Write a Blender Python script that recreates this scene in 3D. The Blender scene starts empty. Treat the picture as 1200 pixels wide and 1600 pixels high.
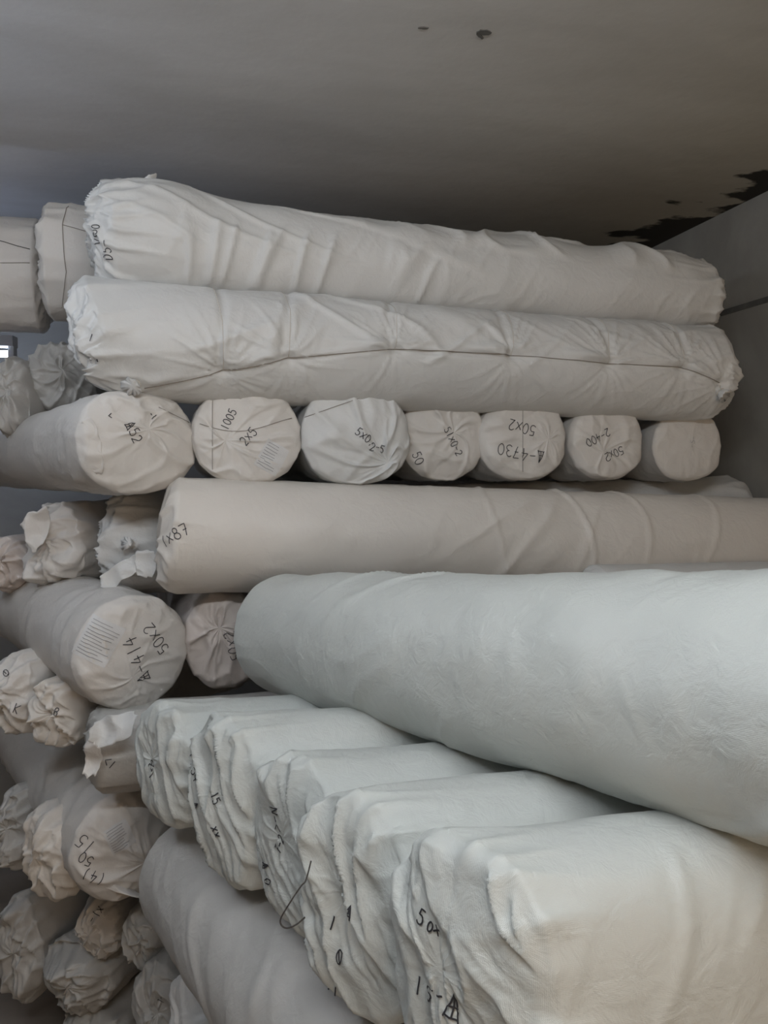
import bpy, math, random
import numpy as np
from mathutils import Vector, Matrix
from mathutils.bvhtree import BVHTree

# ------------------------------------------------------------------ camera, world, lamps, exposure
scene = bpy.context.scene
COL = scene.collection
CAM_Z = 1.86
PITCH = math.atan(60 / 1200)
cam_data = bpy.data.cameras.new('camera')
cam_data.sensor_fit = 'HORIZONTAL'
cam_data.sensor_width = 36.0
cam_data.lens = 36.0
cam_data.clip_start = 0.02
cam = bpy.data.objects.new('camera', cam_data)
COL.objects.link(cam)
cam.location = (0, 0, CAM_Z)
cam.rotation_euler = (math.pi / 2 - PITCH, 0, 0)
scene.camera = cam

world = bpy.data.worlds.new('world')
scene.world = world
world.use_nodes = True
world.node_tree.nodes['Background'].inputs[0].default_value = (1.0, 0.72, 0.48, 1)
world.node_tree.nodes['Background'].inputs[1].default_value = 1.75

scene.view_settings.view_transform = 'Standard'
scene.view_settings.look = 'None'
scene.view_settings.gamma = 1.0
scene.view_settings.use_curve_mapping = False
scene.view_settings.exposure = 0.26

YAW = math.radians(14)
RX = np.array([math.cos(YAW), math.sin(YAW), 0.0])      # along the back wall
DY = np.array([-math.sin(YAW), math.cos(YAW), 0.0])     # into the room
CEIL = CAM_Z + 0.975

LAMP_GLOW = 105.0          # suspended batten above the camera
LAMP_GLOW_FILL = 36.0     # added unseen batten, brightens the upper left
LAMP_GLOW_FAR = 45.0       # batten glimpsed at the left


def RM(u, v, z=0.0):
    p = u * RX + v * DY
    return np.array([p[0], p[1], z])


def ray(px, py):
    a = (px - 600) / 1200
    b = (800 - py) / 1200
    f = np.array([0, math.cos(PITCH), -math.sin(PITCH)])
    u = np.array([0, math.sin(PITCH), math.cos(PITCH)])
    return f + a * np.array([1.0, 0, 0]) + b * u


def P(px, py, Y):
    """world point seen at a pixel of the photograph at distance Y in front of the camera"""
    d = ray(px, py)
    return np.array([0, 0, CAM_Z]) + d * (Y / d[1])


# ------------------------------------------------------------------ noise
def _hash(ix, iy, iz, seed):
    h = (ix * 374761393 + iy * 668265263 + iz * 2147483647 + seed * 1274126177) & 0xFFFFFFFF
    h = ((h ^ (h >> 13)) * 1274126177) & 0xFFFFFFFF
    h = ((h ^ (h >> 16)) * 2246822519) & 0xFFFFFFFF
    return h ^ (h >> 15)


def gnoise(x, y, z, seed=0):
    x, y, z = np.broadcast_arrays(np.asarray(x, float), np.asarray(y, float), np.asarray(z, float))
    ix = np.floor(x).astype(np.int64); iy = np.floor(y).astype(np.int64); iz = np.floor(z).astype(np.int64)
    fx = x - ix; fy = y - iy; fz = z - iz
    ux = fx * fx * fx * (fx * (fx * 6 - 15) + 10)
    uy = fy * fy * fy * (fy * (fy * 6 - 15) + 10)
    uz = fz * fz * fz * (fz * (fz * 6 - 15) + 10)
    out = 0
    for dx in (0, 1):
        wx = ux if dx else 1 - ux
        for dy in (0, 1):
            wy = uy if dy else 1 - uy
            for dz in (0, 1):
                wz = uz if dz else 1 - uz
                h = _hash(ix + dx, iy + dy, iz + dz, seed)
                gx = (h & 1023) / 511.5 - 1
                gy = ((h >> 10) & 1023) / 511.5 - 1
                gz = ((h >> 20) & 1023) / 511.5 - 1
                out = out + wx * wy * wz * (gx * (fx - dx) + gy * (fy - dy) + gz * (fz - dz))
    return out * 1.4


def fbm(x, y, z, seed=0, oct=3):
    o = 0; a = 1; f = 1
    for k in range(oct):
        o = o + a * gnoise(x * f, y * f, z * f, seed + k * 17)
        a *= 0.5; f *= 2.03
    return o


def ridge(n, w):
    return np.clip(1 - np.abs(n) / w, 0, 1) ** 1.6


def smooth(a, b, x):
    t = np.clip((x - a) / (b - a + 1e-9), 0, 1)
    return t * t * (3 - 2 * t)


# ------------------------------------------------------------------ materials
def newmat(name):
    m = bpy.data.materials.new(name)
    m.use_nodes = True
    nt = m.node_tree
    return m, nt, nt.nodes['Principled BSDF']


def cloth_mat(name, col, col2=None, rough=0.5, weave=0.1, crinkle=0.35, spec=0.4, crease=0.16):
    m, nt, b = newmat(name)
    N = nt.nodes; L = nt.links
    uv = N.new('ShaderNodeUVMap')
    tc = N.new('ShaderNodeTexCoord')
    n1 = N.new('ShaderNodeTexNoise'); n1.inputs['Scale'].default_value = 5.0; n1.inputs['Detail'].default_value = 4
    L.new(tc.outputs['Object'], n1.inputs['Vector'])
    mix = N.new('ShaderNodeMix'); mix.data_type = 'RGBA'
    c2 = col2 or tuple(c * 0.93 for c in col)
    mix.inputs[6].default_value = (*col, 1); mix.inputs[7].default_value = (*c2, 1)
    L.new(n1.outputs['Fac'], mix.inputs[0])
    L.new(mix.outputs[2], b.inputs['Base Color'])
    b.inputs['Roughness'].default_value = rough
    b.inputs['Specular IOR Level'].default_value = spec
    # flat tapes of the woven sack: two crossed waves in metres along the roll and round it
    w1 = N.new('ShaderNodeTexWave'); w1.bands_direction = 'X'; w1.inputs['Scale'].default_value = 190
    w2 = N.new('ShaderNodeTexWave'); w2.bands_direction = 'Y'; w2.inputs['Scale'].default_value = 190
    for w in (w1, w2):
        w.inputs['Distortion'].default_value = 1.5
        w.inputs['Detail'].default_value = 1.0
        L.new(uv.outputs['UV'], w.inputs['Vector'])
    add = N.new('ShaderNodeMath'); add.operation = 'ADD'
    L.new(w1.outputs['Fac'], add.inputs[0]); L.new(w2.outputs['Fac'], add.inputs[1])
    bp = N.new('ShaderNodeBump'); bp.inputs['Strength'].default_value = weave; bp.inputs['Distance'].default_value = 0.0006
    L.new(add.outputs[0], bp.inputs['Height'])
    n2 = N.new('ShaderNodeTexNoise'); n2.inputs['Scale'].default_value = 30; n2.inputs['Detail'].default_value = 5
    n2.inputs['Roughness'].default_value = 0.6; n2.inputs['Distortion'].default_value = 0.6
    L.new(tc.outputs['Object'], n2.inputs['Vector'])
    bp2 = N.new('ShaderNodeBump'); bp2.inputs['Strength'].default_value = crinkle; bp2.inputs['Distance'].default_value = 0.006
    L.new(n2.outputs['Fac'], bp2.inputs['Height'])
    L.new(bp.outputs['Normal'], bp2.inputs['Normal'])
    n3 = N.new('ShaderNodeTexNoise'); n3.inputs['Scale'].default_value = 9; n3.inputs['Detail'].default_value = 3
    n3.inputs['Distortion'].default_value = 0.25
    mp = N.new('ShaderNodeMapping'); mp.inputs['Rotation'].default_value = (0.5, 0.3, 0.8); mp.inputs['Scale'].default_value = (1, 1.7, 1)
    L.new(tc.outputs['Object'], mp.inputs['Vector']); L.new(mp.outputs[0], n3.inputs['Vector'])
    sb = N.new('ShaderNodeMath'); sb.operation = 'SUBTRACT'; sb.inputs[1].default_value = 0.5
    ab = N.new('ShaderNodeMath'); ab.operation = 'ABSOLUTE'
    mn = N.new('ShaderNodeMath'); mn.operation = 'MINIMUM'; mn.inputs[1].default_value = 0.07
    L.new(n3.outputs['Fac'], sb.inputs[0]); L.new(sb.outputs[0], ab.inputs[0]); L.new(ab.outputs[0], mn.inputs[0])
    bp3 = N.new('ShaderNodeBump'); bp3.inputs['Strength'].default_value = crease; bp3.inputs['Distance'].default_value = 0.045
    bp3.invert = True
    L.new(mn.outputs[0], bp3.inputs['Height'])
    L.new(bp2.outputs['Normal'], bp3.inputs['Normal'])
    L.new(bp3.outputs['Normal'], b.inputs['Normal'])
    return m


M_WHITE = cloth_mat('white_sack', (0.63, 0.63, 0.615), rough=0.48)
M_WARM = cloth_mat('warm_white_sack', (0.64, 0.615, 0.58), rough=0.5)
M_GREEN = cloth_mat('cool_white_sack', (0.56, 0.58, 0.55), rough=0.40, weave=0.15, crinkle=0.5, spec=0.5, crease=0.12)
M_PINK = cloth_mat('pinkish_white_sack', (0.58, 0.52, 0.48), rough=0.5)
M_GREY = cloth_mat('greyish_white_sack', (0.46, 0.45, 0.425), rough=0.5)
M_BEIGE = cloth_mat('cream_sack', (0.65, 0.615, 0.565), rough=0.5)


def plain(name, col, rough=0.7):
    m, nt, b = newmat(name)
    n = nt.nodes.new('ShaderNodeTexNoise'); n.inputs['Scale'].default_value = 40
    mix = nt.nodes.new('ShaderNodeMix'); mix.data_type = 'RGBA'
    mix.inputs[6].default_value = (*col, 1); mix.inputs[7].default_value = (*[c * 0.85 for c in col], 1)
    nt.links.new(n.outputs['Fac'], mix.inputs[0]); nt.links.new(mix.outputs[2], b.inputs['Base Color'])
    b.inputs['Roughness'].default_value = rough
    return m


M_INK = plain('marker_ink', (0.03, 0.03, 0.035), 0.6)
M_PRINT = plain('grey_print', (0.30, 0.30, 0.31), 0.7)
M_PAPER = plain('paper', (0.66, 0.66, 0.655), 0.75)
M_TWINE = plain('sewing_twine', (0.28, 0.25, 0.22), 0.9)
M_TWINE_W = plain('pale_twine', (0.62, 0.58, 0.52), 0.9)
M_TWINE_D = plain('dark_twine', (0.05, 0.045, 0.04), 0.9)
M_METAL = plain('white_enamel', (0.75, 0.75, 0.75), 0.4)


def emis(name, col, s):
    m, nt, b = newmat(name)
    b.inputs['Base Color'].default_value = (*col, 1)
    b.inputs['Emission Color'].default_value = (*col, 1)
    b.inputs['Emission Strength'].default_value = s
    return m


M_TUBE = emis('tube_glow', (0.90, 0.95, 1.0), LAMP_GLOW)
M_TUBE_FILL = emis('fill_tube_glow', (0.80, 0.88, 1.0), LAMP_GLOW_FILL)
M_TUBE_FAR = emis('far_tube_glow', (0.62, 0.74, 1.0), LAMP_GLOW_FAR)


def plaster(name, col, col2, stain=False, scale=2.5):
    m, nt, b = newmat(name)
    N = nt.nodes; L = nt.links
    tc = N.new('ShaderNodeTexCoord')
    n1 = N.new('ShaderNodeTexNoise'); n1.inputs['Scale'].default_value = scale; n1.inputs['Detail'].default_value = 7
    n1.inputs['Roughness'].default_value = 0.62; n1.inputs['Distortion'].default_value = 0.4
    mp = N.new('ShaderNodeMapping'); mp.inputs['Scale'].default_value = (0.6, 1.8, 1)
    L.new(tc.outputs['Object'], mp.inputs['Vector']); L.new(mp.outputs[0], n1.inputs['Vector'])
    cr = N.new('ShaderNodeValToRGB')
    cr.color_ramp.elements[0].position = 0.35; cr.color_ramp.elements[1].position = 0.68
    cr.color_ramp.elements[0].color = (*col2, 1); cr.color_ramp.elements[1].color = (*col, 1)
    L.new(n1.outputs['Fac'], cr.inputs[0])
    out = cr.outputs[0]
    if stain:
        # damp, flaking mould along the corner with the right wall, and a few specks
        sep = N.new('ShaderNodeSeparateXYZ'); L.new(tc.outputs['Object'], sep.inputs[0])
        mr = N.new('ShaderNodeMapRange')
        mr.inputs[1].default_value = 1.3; mr.inputs[2].default_value = 1.94
        mr.inputs[3].default_value = -0.25; mr.inputs[4].default_value = 0.30
        L.new(sep.outputs[0], mr.inputs[0])
        ns = N.new('ShaderNodeTexNoise'); ns.inputs['Scale'].default_value = 4.5; ns.inputs['Detail'].default_value = 6
        mps = N.new('ShaderNodeMapping'); mps.inputs['Scale'].default_value = (1.0, 1.6, 1); mps.inputs['Location'].default_value = (3.3, 1.2, -0.31)
        L.new(tc.outputs['Object'], mps.inputs['Vector']); L.new(mps.outputs[0], ns.inputs['Vector'])
        ad = N.new('ShaderNodeMath'); ad.operation = 'ADD'
        L.new(ns.outputs['Fac'], ad.inputs[0]); L.new(mr.outputs[0], ad.inputs[1])
        st = N.new('ShaderNodeMapRange'); st.inputs[1].default_value = 0.70; st.inputs[2].default_value = 0.76
        L.new(ad.outputs[0], st.inputs[0])
        mx = N.new('ShaderNodeMix'); mx.data_type = 'RGBA'
        L.new(st.outputs[0], mx.inputs[0]); L.new(out, mx.inputs[6]); mx.inputs[7].default_value = (0.035, 0.033, 0.03, 1)
        # darker yellow-brown tint growing towards the right wall
        gr = N.new('ShaderNodeMapRange'); gr.inputs[1].default_value = -0.3; gr.inputs[2].default_value = 1.6
        gr.inputs[4].default_value = 0.9
        L.new(sep.outputs[0], gr.inputs[0])
        mg = N.new('ShaderNodeMix'); mg.data_type = 'RGBA'
        L.new(gr.outputs[0], mg.inputs[0]); L.new(mx.outputs[2], mg.inputs[6])
        mul = N.new('ShaderNodeMix'); mul.data_type = 'RGBA'; mul.blend_type = 'MULTIPLY'; mul.inputs[0].default_value = 1
        L.new(mx.outputs[2], mul.inputs[6]); mul.inputs[7].default_value = (0.74, 0.68, 0.54, 1)
        L.new(mul.outputs[2], mg.inputs[7])
        out = mg.outputs[2]
    L.new(out, b.inputs['Base Color'])
    b.inputs['Roughness'].default_value = 0.85
    n3 = N.new('ShaderNodeTexNoise'); n3.inputs['Scale'].default_value = 14; n3.inputs['Detail'].default_value = 8
    L.new(tc.outputs['Object'], n3.inputs['Vector'])
    bp = N.new('ShaderNodeBump'); bp.inputs['Strength'].default_value = 0.25; bp.inputs['Distance'].default_value = 0.01
    L.new(n3.outputs['Fac'], bp.inputs['Height']); L.new(bp.outputs[0], b.inputs['Normal'])
    return m


M_CEIL = plaster('ceiling_plaster', (0.66, 0.675, 0.70), (0.58, 0.59, 0.605), True)
M_WALL = plaster('wall_plaster', (0.38, 0.365, 0.325), (0.29, 0.275, 0.245))
M_FLOOR = plaster('floor_concrete', (0.26, 0.22, 0.18), (0.19, 0.16, 0.135), scale=3)
M_DARK = plaster('dark_plaster', (0.16, 0.15, 0.14), (0.10, 0.10, 0.09), scale=12)


# ------------------------------------------------------------------ object helpers
def mesh_obj(name, V, F, mat, parent=None, uv=None, smooth_=True, origin=None):
    me = bpy.data.meshes.new(name)
    V = np.asarray(V, float)
    org = np.zeros(3) if origin is None else np.asarray(origin, float)
    me.from_pydata((V - org).tolist(), [], F if isinstance(F, list) else F.tolist())
    if uv is not None:
        lay = me.uv_layers.new(name='UVMap')
        li = np.zeros(len(me.loops), dtype=np.int32)
        me.loops.foreach_get('vertex_index', li)
        lay.data.foreach_set('uv', np.asarray(uv, float)[li].ravel())
    if smooth_:
        me.polygons.foreach_set('use_smooth', np.ones(len(me.polygons), dtype=bool))
    me.materials.append(mat)
    me.update()
    o = bpy.data.objects.new(name, me)
    COL.objects.link(o)
    if parent is not None:
        o.parent = parent
    elif origin is not None:
        o.location = org.tolist()
    return o


def empty(name, loc, label=None, cat=None, group=None):
    o = bpy.data.objects.new(name, None)
    o.empty_display_size = 0.05
    o.location = [float(c) for c in loc]
    COL.objects.link(o)
    if label:
        o['label'] = label
    if cat:
        o['category'] = cat
    if group:
        o['group'] = group
    return o


def struct(name, V, F, mat, rotz=YAW):
    me = bpy.data.meshes.new(name)
    me.from_pydata([list(map(float, v)) for v in V], [], F)
    me.materials.append(mat)
    o = bpy.data.objects.new(name, me)
    COL.objects.link(o)
    o.rotation_euler = (0, 0, rotz)
    o['kind'] = 'structure'
    return o


def box(x0, x1, y0, y1, z0, z1):
    V = [(x, y, z) for x in (x0, x1) for y in (y0, y1) for z in (z0, z1)]
    F = [(0, 1, 3, 2), (4, 6, 7, 5), (0, 4, 5, 1), (2, 3, 7, 6), (0, 2, 6, 4), (1, 5, 7, 3)]
    return V, F


def tube(pts, r, n=6):
    pts = [np.asarray(p, float) for p in pts]
    V = []; F = []
    prev = None
    for i, p in enumerate(pts):
        t = pts[min(i + 1, len(pts) - 1)] - pts[max(i - 1, 0)]
        t = t / (np.linalg.norm(t) + 1e-12)
        if prev is None:
            a = np.cross(t, [0, 0, 1.0])
            if np.linalg.norm(a) < 1e-3:
                a = np.cross(t, [0, 1.0, 0])
        else:
            a = prev - t * np.dot(prev, t)
        a /= np.linalg.norm(a) + 1e-12
        prev = a
        b = np.cross(t, a)
        rr = r[i] if hasattr(r, '__len__') else r
        for k in range(n):
            w = 2 * math.pi * k / n
            V.append(p + rr * (a * math.cos(w) + b * math.sin(w)))
    for i in range(len(pts) - 1):
        for k in range(n):
            F.append((i * n + k, i * n + (k + 1) % n, (i + 1) * n + (k + 1) % n, (i + 1) * n + k))
    F.append(tuple(range(n - 1, -1, -1)))
    F.append(tuple((len(pts) - 1) * n + k for k in range(n)))
    return V, F


def join(parts):
    V = []; F = []
    for v, f in parts:
        o = len(V)
        V.extend(v)
        F.extend(tuple(i + o for i in q) for q in f)
    return V, F


# ------------------------------------------------------------------ the room
U_WALL = 1.94; V_BACK = 4.35; U_LEFT = -3.4; V_FRONT = -2.2
struct('floor', *box(U_LEFT, U_WALL, V_FRONT, V_BACK, -0.1, 0.0), M_FLOOR)
struct('ceiling', *box(U_LEFT - 0.1, U_WALL + 0.1, V_FRONT, V_BACK + 0.1, CEIL, CEIL + 0.12), M_CEIL)
struct('wall_right', *box(U_WALL, U_WALL + 0.1, V_FRONT, V_BACK, 0.0, CEIL), M_WALL)
struct('wall_back', *box(U_LEFT - 0.1, U_WALL + 0.1, V_BACK, V_BACK + 0.1, 0.0, CEIL), M_WALL)
struct('wall_left', *box(U_LEFT - 0.1, U_LEFT, V_FRONT, V_BACK, 0.0, CEIL), M_WALL)
V_, F_ = join([box(U_LEFT - 0.1, -0.1, V_FRONT - 0.1, V_FRONT, 0.0, CEIL), box(1.6, U_WALL + 0.1, V_FRONT - 0.1, V_FRONT, 0.0, CEIL), box(-0.1, 1.6, V_FRONT - 0.1, V_FRONT, 2.4, CEIL)])
struct('wall_front', V_, F_, M_WALL)  # added unseen wall, opening kept to the right so the lower left gets less light
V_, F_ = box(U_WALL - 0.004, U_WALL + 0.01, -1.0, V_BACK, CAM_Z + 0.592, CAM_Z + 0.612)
struct('wall_strip_1', V_, F_, M_DARK)  # thin dark strip running along the right wall


def ceiling_flake(px, py, rx, ry, ang, seed):
    d = ray(px, py)
    c = np.array([0, 0, CAM_Z]) + d * (0.975 / d[2])
    V = []; n = 12
    for k in range(n):
        a = 2 * math.pi * k / n
        q = 1 + 0.5 * float(gnoise(2 * math.cos(a), 2 * math.sin(a), 0.3, seed))
        x = rx * q * math.cos(a); y = ry * q * math.sin(a)
        V.append((c[0] + x * math.cos(ang) - y * math.sin(ang), c[1] + x * math.sin(ang) + y * math.cos(ang), CEIL + 0.001))
    V += [(v[0], v[1], CEIL - 0.002) for v in V]
    F = [tuple(range(n, 2 * n))] + [(k, (k + 1) % n, n + (k + 1) % n, n + k) for k in range(n)]
    ob = mesh_obj('plaster_flake', V, F, M_DARK, smooth_=False)
    ce = bpy.data.objects['ceiling']
    ob.parent = ce
    ob.matrix_parent_inverse = Matrix.Rotation(YAW, 4, 'Z').inverted()


ceiling_flake(757, 50, 0.017, 0.010, 0.4, 1)
ceiling_flake(750, 56, 0.014, 0.004, 0.9, 2)
ceiling_flake(662, 43, 0.011, 0.004, 0.1, 3)


# ------------------------------------------------------------------ fluorescent battens
def batten(c, ang, length, label, drop, glow):
    """suspended or ceiling fixed tube lamp, base point at the middle of the housing"""
    root = empty('fluorescent_batten', c, label, 'lamp')
    rx = np.array([math.cos(ang), math.sin(ang), 0]); ry = np.array([-rx[1], rx[0], 0])

    def bb(x0, x1, y0, y1, z0, z1):
        v, f = box(x0, x1, y0, y1, z0, z1)
        return [tuple(rx * a + ry * b + np.array([0, 0, e])) for a, b, e in v], f
    h = length / 2
    v, f = bb(-h, h, -0.03, 0.03, 0.03, 0.075)
    mesh_obj('housing', v, f, M_METAL, root, smooth_=False)
    for s in (-1, 1):
        v, f = bb(s * (h - 0.012) - 0.012, s * (h - 0.012) + 0.012, -0.02, 0.02, -0.02, 0.03)
        mesh_obj('lamp_holder', v, f, M_METAL, root, smooth_=False)
        if drop > 0.12:
            v, f = tube([rx * s * h * 0.7 + np.array([0, 0, 0.075]), rx * s * h * 0.7 + np.array([0, 0, drop])], 0.004)
            mesh_obj('suspension_rod', v, f, M_METAL, root)
    v, f = tube([-rx * (h - 0.024), rx * (h - 0.024)], 0.014, 12)
    mesh_obj('tube', v, f, glow, root)


batten(np.array([-0.08, 0.10, CEIL - 0.24]), YAW, 1.2, 'suspended white fluorescent batten above the viewpoint', 0.24, M_TUBE)
batten(np.array([-1.45, 1.15, CEIL - 0.20]), YAW + math.pi / 2, 1.2, 'added bluish fill batten out of view on the left', 0.20, M_TUBE_FILL)  # fill lamp added out of view for the upper left rolls and ceiling
batten(P(-66, 552, 3.3), math.radians(6), 0.47, 'lit fluorescent tube glimpsed at the left edge behind the stack', CEIL - P(-66, 552, 3.3)[2], M_TUBE_FAR)


# ------------------------------------------------------------------ fabric rolls
def unit(v):
    v = np.asarray(v, float)
    return v / np.linalg.norm(v)


class Roll:
    """A bolt of cloth sewn into a woven sack.  e0 is the end that faces the viewer, e1 the other end.
    r0 / r1: (half width, half height) at the two ends."""

    def __init__(self, label, e0, e1, r0, r1=None, mat=M_WHITE, seed=1, nC=112, nL=80, nQ=30,
                 cap=None, cap1=None, wr=None, sag=0.0, prof=None, extra=None, square=2.0, group=None, capmat=None, endon=False):
        r1 = r1 or r0
        self.e0 = np.asarray(e0, float); self.e1 = np.asarray(e1, float)
        self.len = np.linalg.norm(self.e1 - self.e0)
        self.ax = unit(self.e1 - self.e0)
        self.n = unit(np.array([0, 0, 1.0]) - self.ax * self.ax[2])
        self.b = np.cross(self.n, self.ax)
        # towards the viewer
        mid = (self.e0 + self.e1) / 2
        if (self.b[0] < 0) if endon else (np.dot(self.b, np.array([0, 0, CAM_Z]) - mid) < 0):
            self.b = -self.b
        self.r0 = r0; self.r1 = r1
        self.seed = seed
        C = dict(h=0.03, m=3.0, k=(0, 0), pleat=0.010, freq=3.0, swirl=0.3, pit=0.015, crumple=0.0, cf=9.0, win=0.9, crease=0.0, cdir=60.0, fx=2.2, fl=0.6, tilt=0.0, skew=0.0)
        C.update(cap or {})
        C1 = dict(C); C1.update(dict(k=(0, 0), tilt=0.0, skew=0.0)); C1.update(cap1 or {})
        W = dict(lump=0.004, lf=5.0, fold=0.004, fs=9.0, fa=4.0, skew=0.0, w=0.14, fold2=0.0, ring=0.0, end=0.006, er=0.10, mask=0.0)
        W.update(wr or {})
        self.W = W; self.prof = prof; self.sag = sag; self.extra = extra; self.square = square
        # rows: cap0 (centre -> rim), body, cap1 (rim -> centre)
        phi = np.linspace(-math.pi, math.pi, nC, endpoint=False)     # 0 = up, +pi/2 = towards viewer, seam underneath
        self.nC = nC
        q = np.sin(np.pi / 2 * np.arange(nQ) / nQ)
        tb = np.linspace(0, 1, nL + 1)
        nQ1 = max(8, nQ // 2)
        q1 = 1 - np.cos(np.pi / 2 * np.arange(1, nQ1 + 1) / nQ1)
        T = np.concatenate([np.zeros(nQ), tb, np.ones(nQ1)])
        RHO = np.concatenate([q, np.ones(nL + 1), 1 - q1])
        SIDE = np.concatenate([-np.ones(nQ), np.zeros(nL + 1), np.ones(nQ1)])
        Tg, Pg = np.meshgrid(T, phi, indexing='ij')
        Rg = np.repeat(RHO[:, None], nC, 1); Sg = np.repeat(SIDE[:, None], nC, 1)
        ry = r0[0] + (r1[0] - r0[0]) * Tg; rz = r0[1] + (r1[1] - r0[1]) * Tg
        if prof is not None:
            sy, sz, oz = prof(Tg, Pg)
            ry = ry * sy; rz = rz * sz
        else:
            oz = 0
        cs = np.cos(Pg); sn = np.sin(Pg)
        if square != 2.0:
            k = (np.abs(cs) ** square + np.abs(sn) ** square) ** (-1.0 / square)
            cs = cs * k; sn = sn * k
        A = Tg * self.len
        zz = rz * cs; yy = ry * sn
        # outward bulge of the caps
        out0 = C['h'] * np.sqrt(np.clip(1 - Rg ** C['m'], 0, 1)); out1 = C1['h'] * np.sqrt(np.clip(1 - Rg ** C1['m'], 0, 1))
        axial = A + np.where(Sg < 0, -out0, 0) + np.where(Sg > 0, out1, 0)
        axial = axial + (C['skew'] * (yy / ry) - C['tilt'] * (zz / rz)) * Rg * np.exp(-np.maximum(A, 0) / 0.2)
        Y = yy * Rg; Z = zz * Rg
        kk = np.where(Sg < 0, 1.0, 0)
        Y = Y + kk * (1 - Rg) * C['k'][0] * ry
        Z = Z + kk * (1 - Rg) * C['k'][1] * rz
        kk1 = np.where(Sg > 0, 1.0, 0)
        Y = Y + kk1 * (1 - Rg) * C1['k'][0] * ry
        Z = Z + kk1 * (1 - Rg) * C1['k'][1] * rz
        # ---- displacement of the body
        x = axial; uy = r0[0] * np.sin(Pg) * 1.0; uz = r0[1] * np.cos(Pg)
        arc = Pg * r0[1]
        s0 = seed * 7.31
        d = W['lump'] * fbm(x * W['lf'] + s0, uy * W['lf'] * 1.3, uz * W['lf'] * 1.3, seed, 2)
        if W['fold'] > 0:
            xs = x + W['skew'] * arc
            warp = 0.25 * gnoise(x * 6 + s0, uy * 6, uz * 6, seed + 3)
            nn = gnoise(xs * W['fs'] + warp + s0, uy * W['fa'], uz * W['fa'], seed + 5)
            mk = smooth(W['mask'] - 0.15, W['mask'] + 0.25, gnoise(x * 4 + s0, uy * 7, uz * 7, seed + 9))
            d = d + W['fold'] * ridge(nn, W['w']) * mk
            nn = gnoise(xs * W['fs'] * 2.1 + warp + s0, uy * W['fa'] * 1.7, uz * W['fa'] * 1.7 + 5, seed + 6)
            d = d + 0.45 * W['fold'] * ridge(nn, W['w'] * 1.3) * mk
        if W['fold2'] > 0:
            xs = x - 1.2 * arc
            nn = gnoise(xs * 7 + s0, uy * 5, uz * 5 + 3, seed + 25)
            mk = smooth(0.0, 0.35, gnoise(x * 3.1 + s0, uy * 6, uz * 6 + 9, seed + 29))
            d = d + W['fold2'] * ridge(nn, 0.13) * mk
        if W['end'] > 0:      # pleats running in from the sewn ends
            fr = C['freq']
            nn = gnoise(fr * 1.5 * np.sin(Pg) + s0, fr * 1.5 * np.cos(Pg), x * 3.5, seed + 12)
            dist = np.minimum(A, self.len - A)
            d = d + W['end'] * (ridge(nn, 0.3) - 0.3) * np.exp(-np.maximum(dist, 0) / W['er'])
        if extra is not None:
            d = d + extra(Tg, Pg, x, arc, Sg)
        rr = np.sqrt(yy * yy + zz * zz) + 1e-9
        edge = np.where(Sg == 0, 1.0, smooth(0.55, 1.0, Rg))
        Y = Y + d * edge * (yy / rr) * Rg ** 0.5
        Z = Z + d * edge * (zz / rr) * Rg ** 0.5
        # ---- displacement of the caps
        for sg, CC in ((-1, C), (1, C1)):
            on = (Sg == sg)
            ph = Pg + CC['swirl'] * (1 - Rg) * 2.0
            fr = CC['freq']
            nn = gnoise(fr * np.sin(ph) + s0, fr * np.cos(ph), Rg * 1.1 + 3, seed + 12 + sg)
            n2 = gnoise(fr * 2.3 * np.sin(ph) + s0, fr * 2.3 * np.cos(ph), Rg * 1.6 + 8, seed + 15 + sg)
            win = smooth(0.0, 0.25, Rg) * (1 - smooth(CC['win'], 1.0, Rg))
            am = smooth(-0.25, 0.25, gnoise(0.8 * np.sin(Pg) + s0, 0.8 * np.cos(Pg), Rg + 5.5, seed + 18))
            dz = CC['pleat'] * (ridge(nn, 0.22) + 0.5 * ridge(n2, 0.28) * am - 0.3) * win
            if CC['crease'] > 0:
                yn = Y / ry; zn = Z / rz
                cd = math.radians(CC['cdir'])
                pl = yn * math.cos(cd) + zn * math.sin(cd); pc = -yn * math.sin(cd) + zn * math.cos(cd)
                pc = pc + 0.22 * gnoise(pl * 1.2 + s0, pc * 1.2, 2.0, seed + 61)
                k1 = gnoise(pl * CC['fl'] + s0, pc * CC['fx'], 0.3, seed + 62)
                k2 = gnoise(pl * CC['fl'] * 1.7 + s0, pc * CC['fx'] * 2.2, 5.3, seed + 63)
                dz = dz + CC['crease'] * (ridge(k1, 0.3) + 0.6 * k1 + 0.4 * ridge(k2, 0.3) * am) * (1 - smooth(0.9, 1.0, Rg))
            if CC['crumple'] > 0:
                f = CC['cf']
                wy = Y + 0.05 * gnoise(Y * f, Z * f, seed * 1.7, seed + 40); wz = Z + 0.05 * gnoise(Y * f, Z * f, seed * 1.7 + 4, seed + 41)
                c1 = np.abs(gnoise(wy * f + s0, wz * f, axial * f * 0.7, seed + 31))
                c2 = np.abs(gnoise(wy * f * 2.1 + s0, wz * f * 2.1, axial * f * 1.4 + 4, seed + 33))
                dz = dz + CC['crumple'] * (c1 * 1.5 + c2 * 0.7 - 0.5) * (1 - smooth(0.88, 1.0, Rg) * 0.8)
            dz = dz + 0.004 * fbm(Y * 14 + s0, Z * 14, 1.0, seed + 51, 2)
            dz = dz - CC['pit'] * np.exp(-(Rg / 0.16) ** 2)
            axial = np.where(on, axial + sg * dz * (1 - smooth(0.93, 1.0, Rg)), axial)
        # sag
        Z = Z + oz - sag * 4 * Tg * (1 - Tg)
        pts = (self.e0[None, None, :] + axial[..., None] * self.ax + Y[..., None] * self.b + Z[..., None] * self.n)
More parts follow.
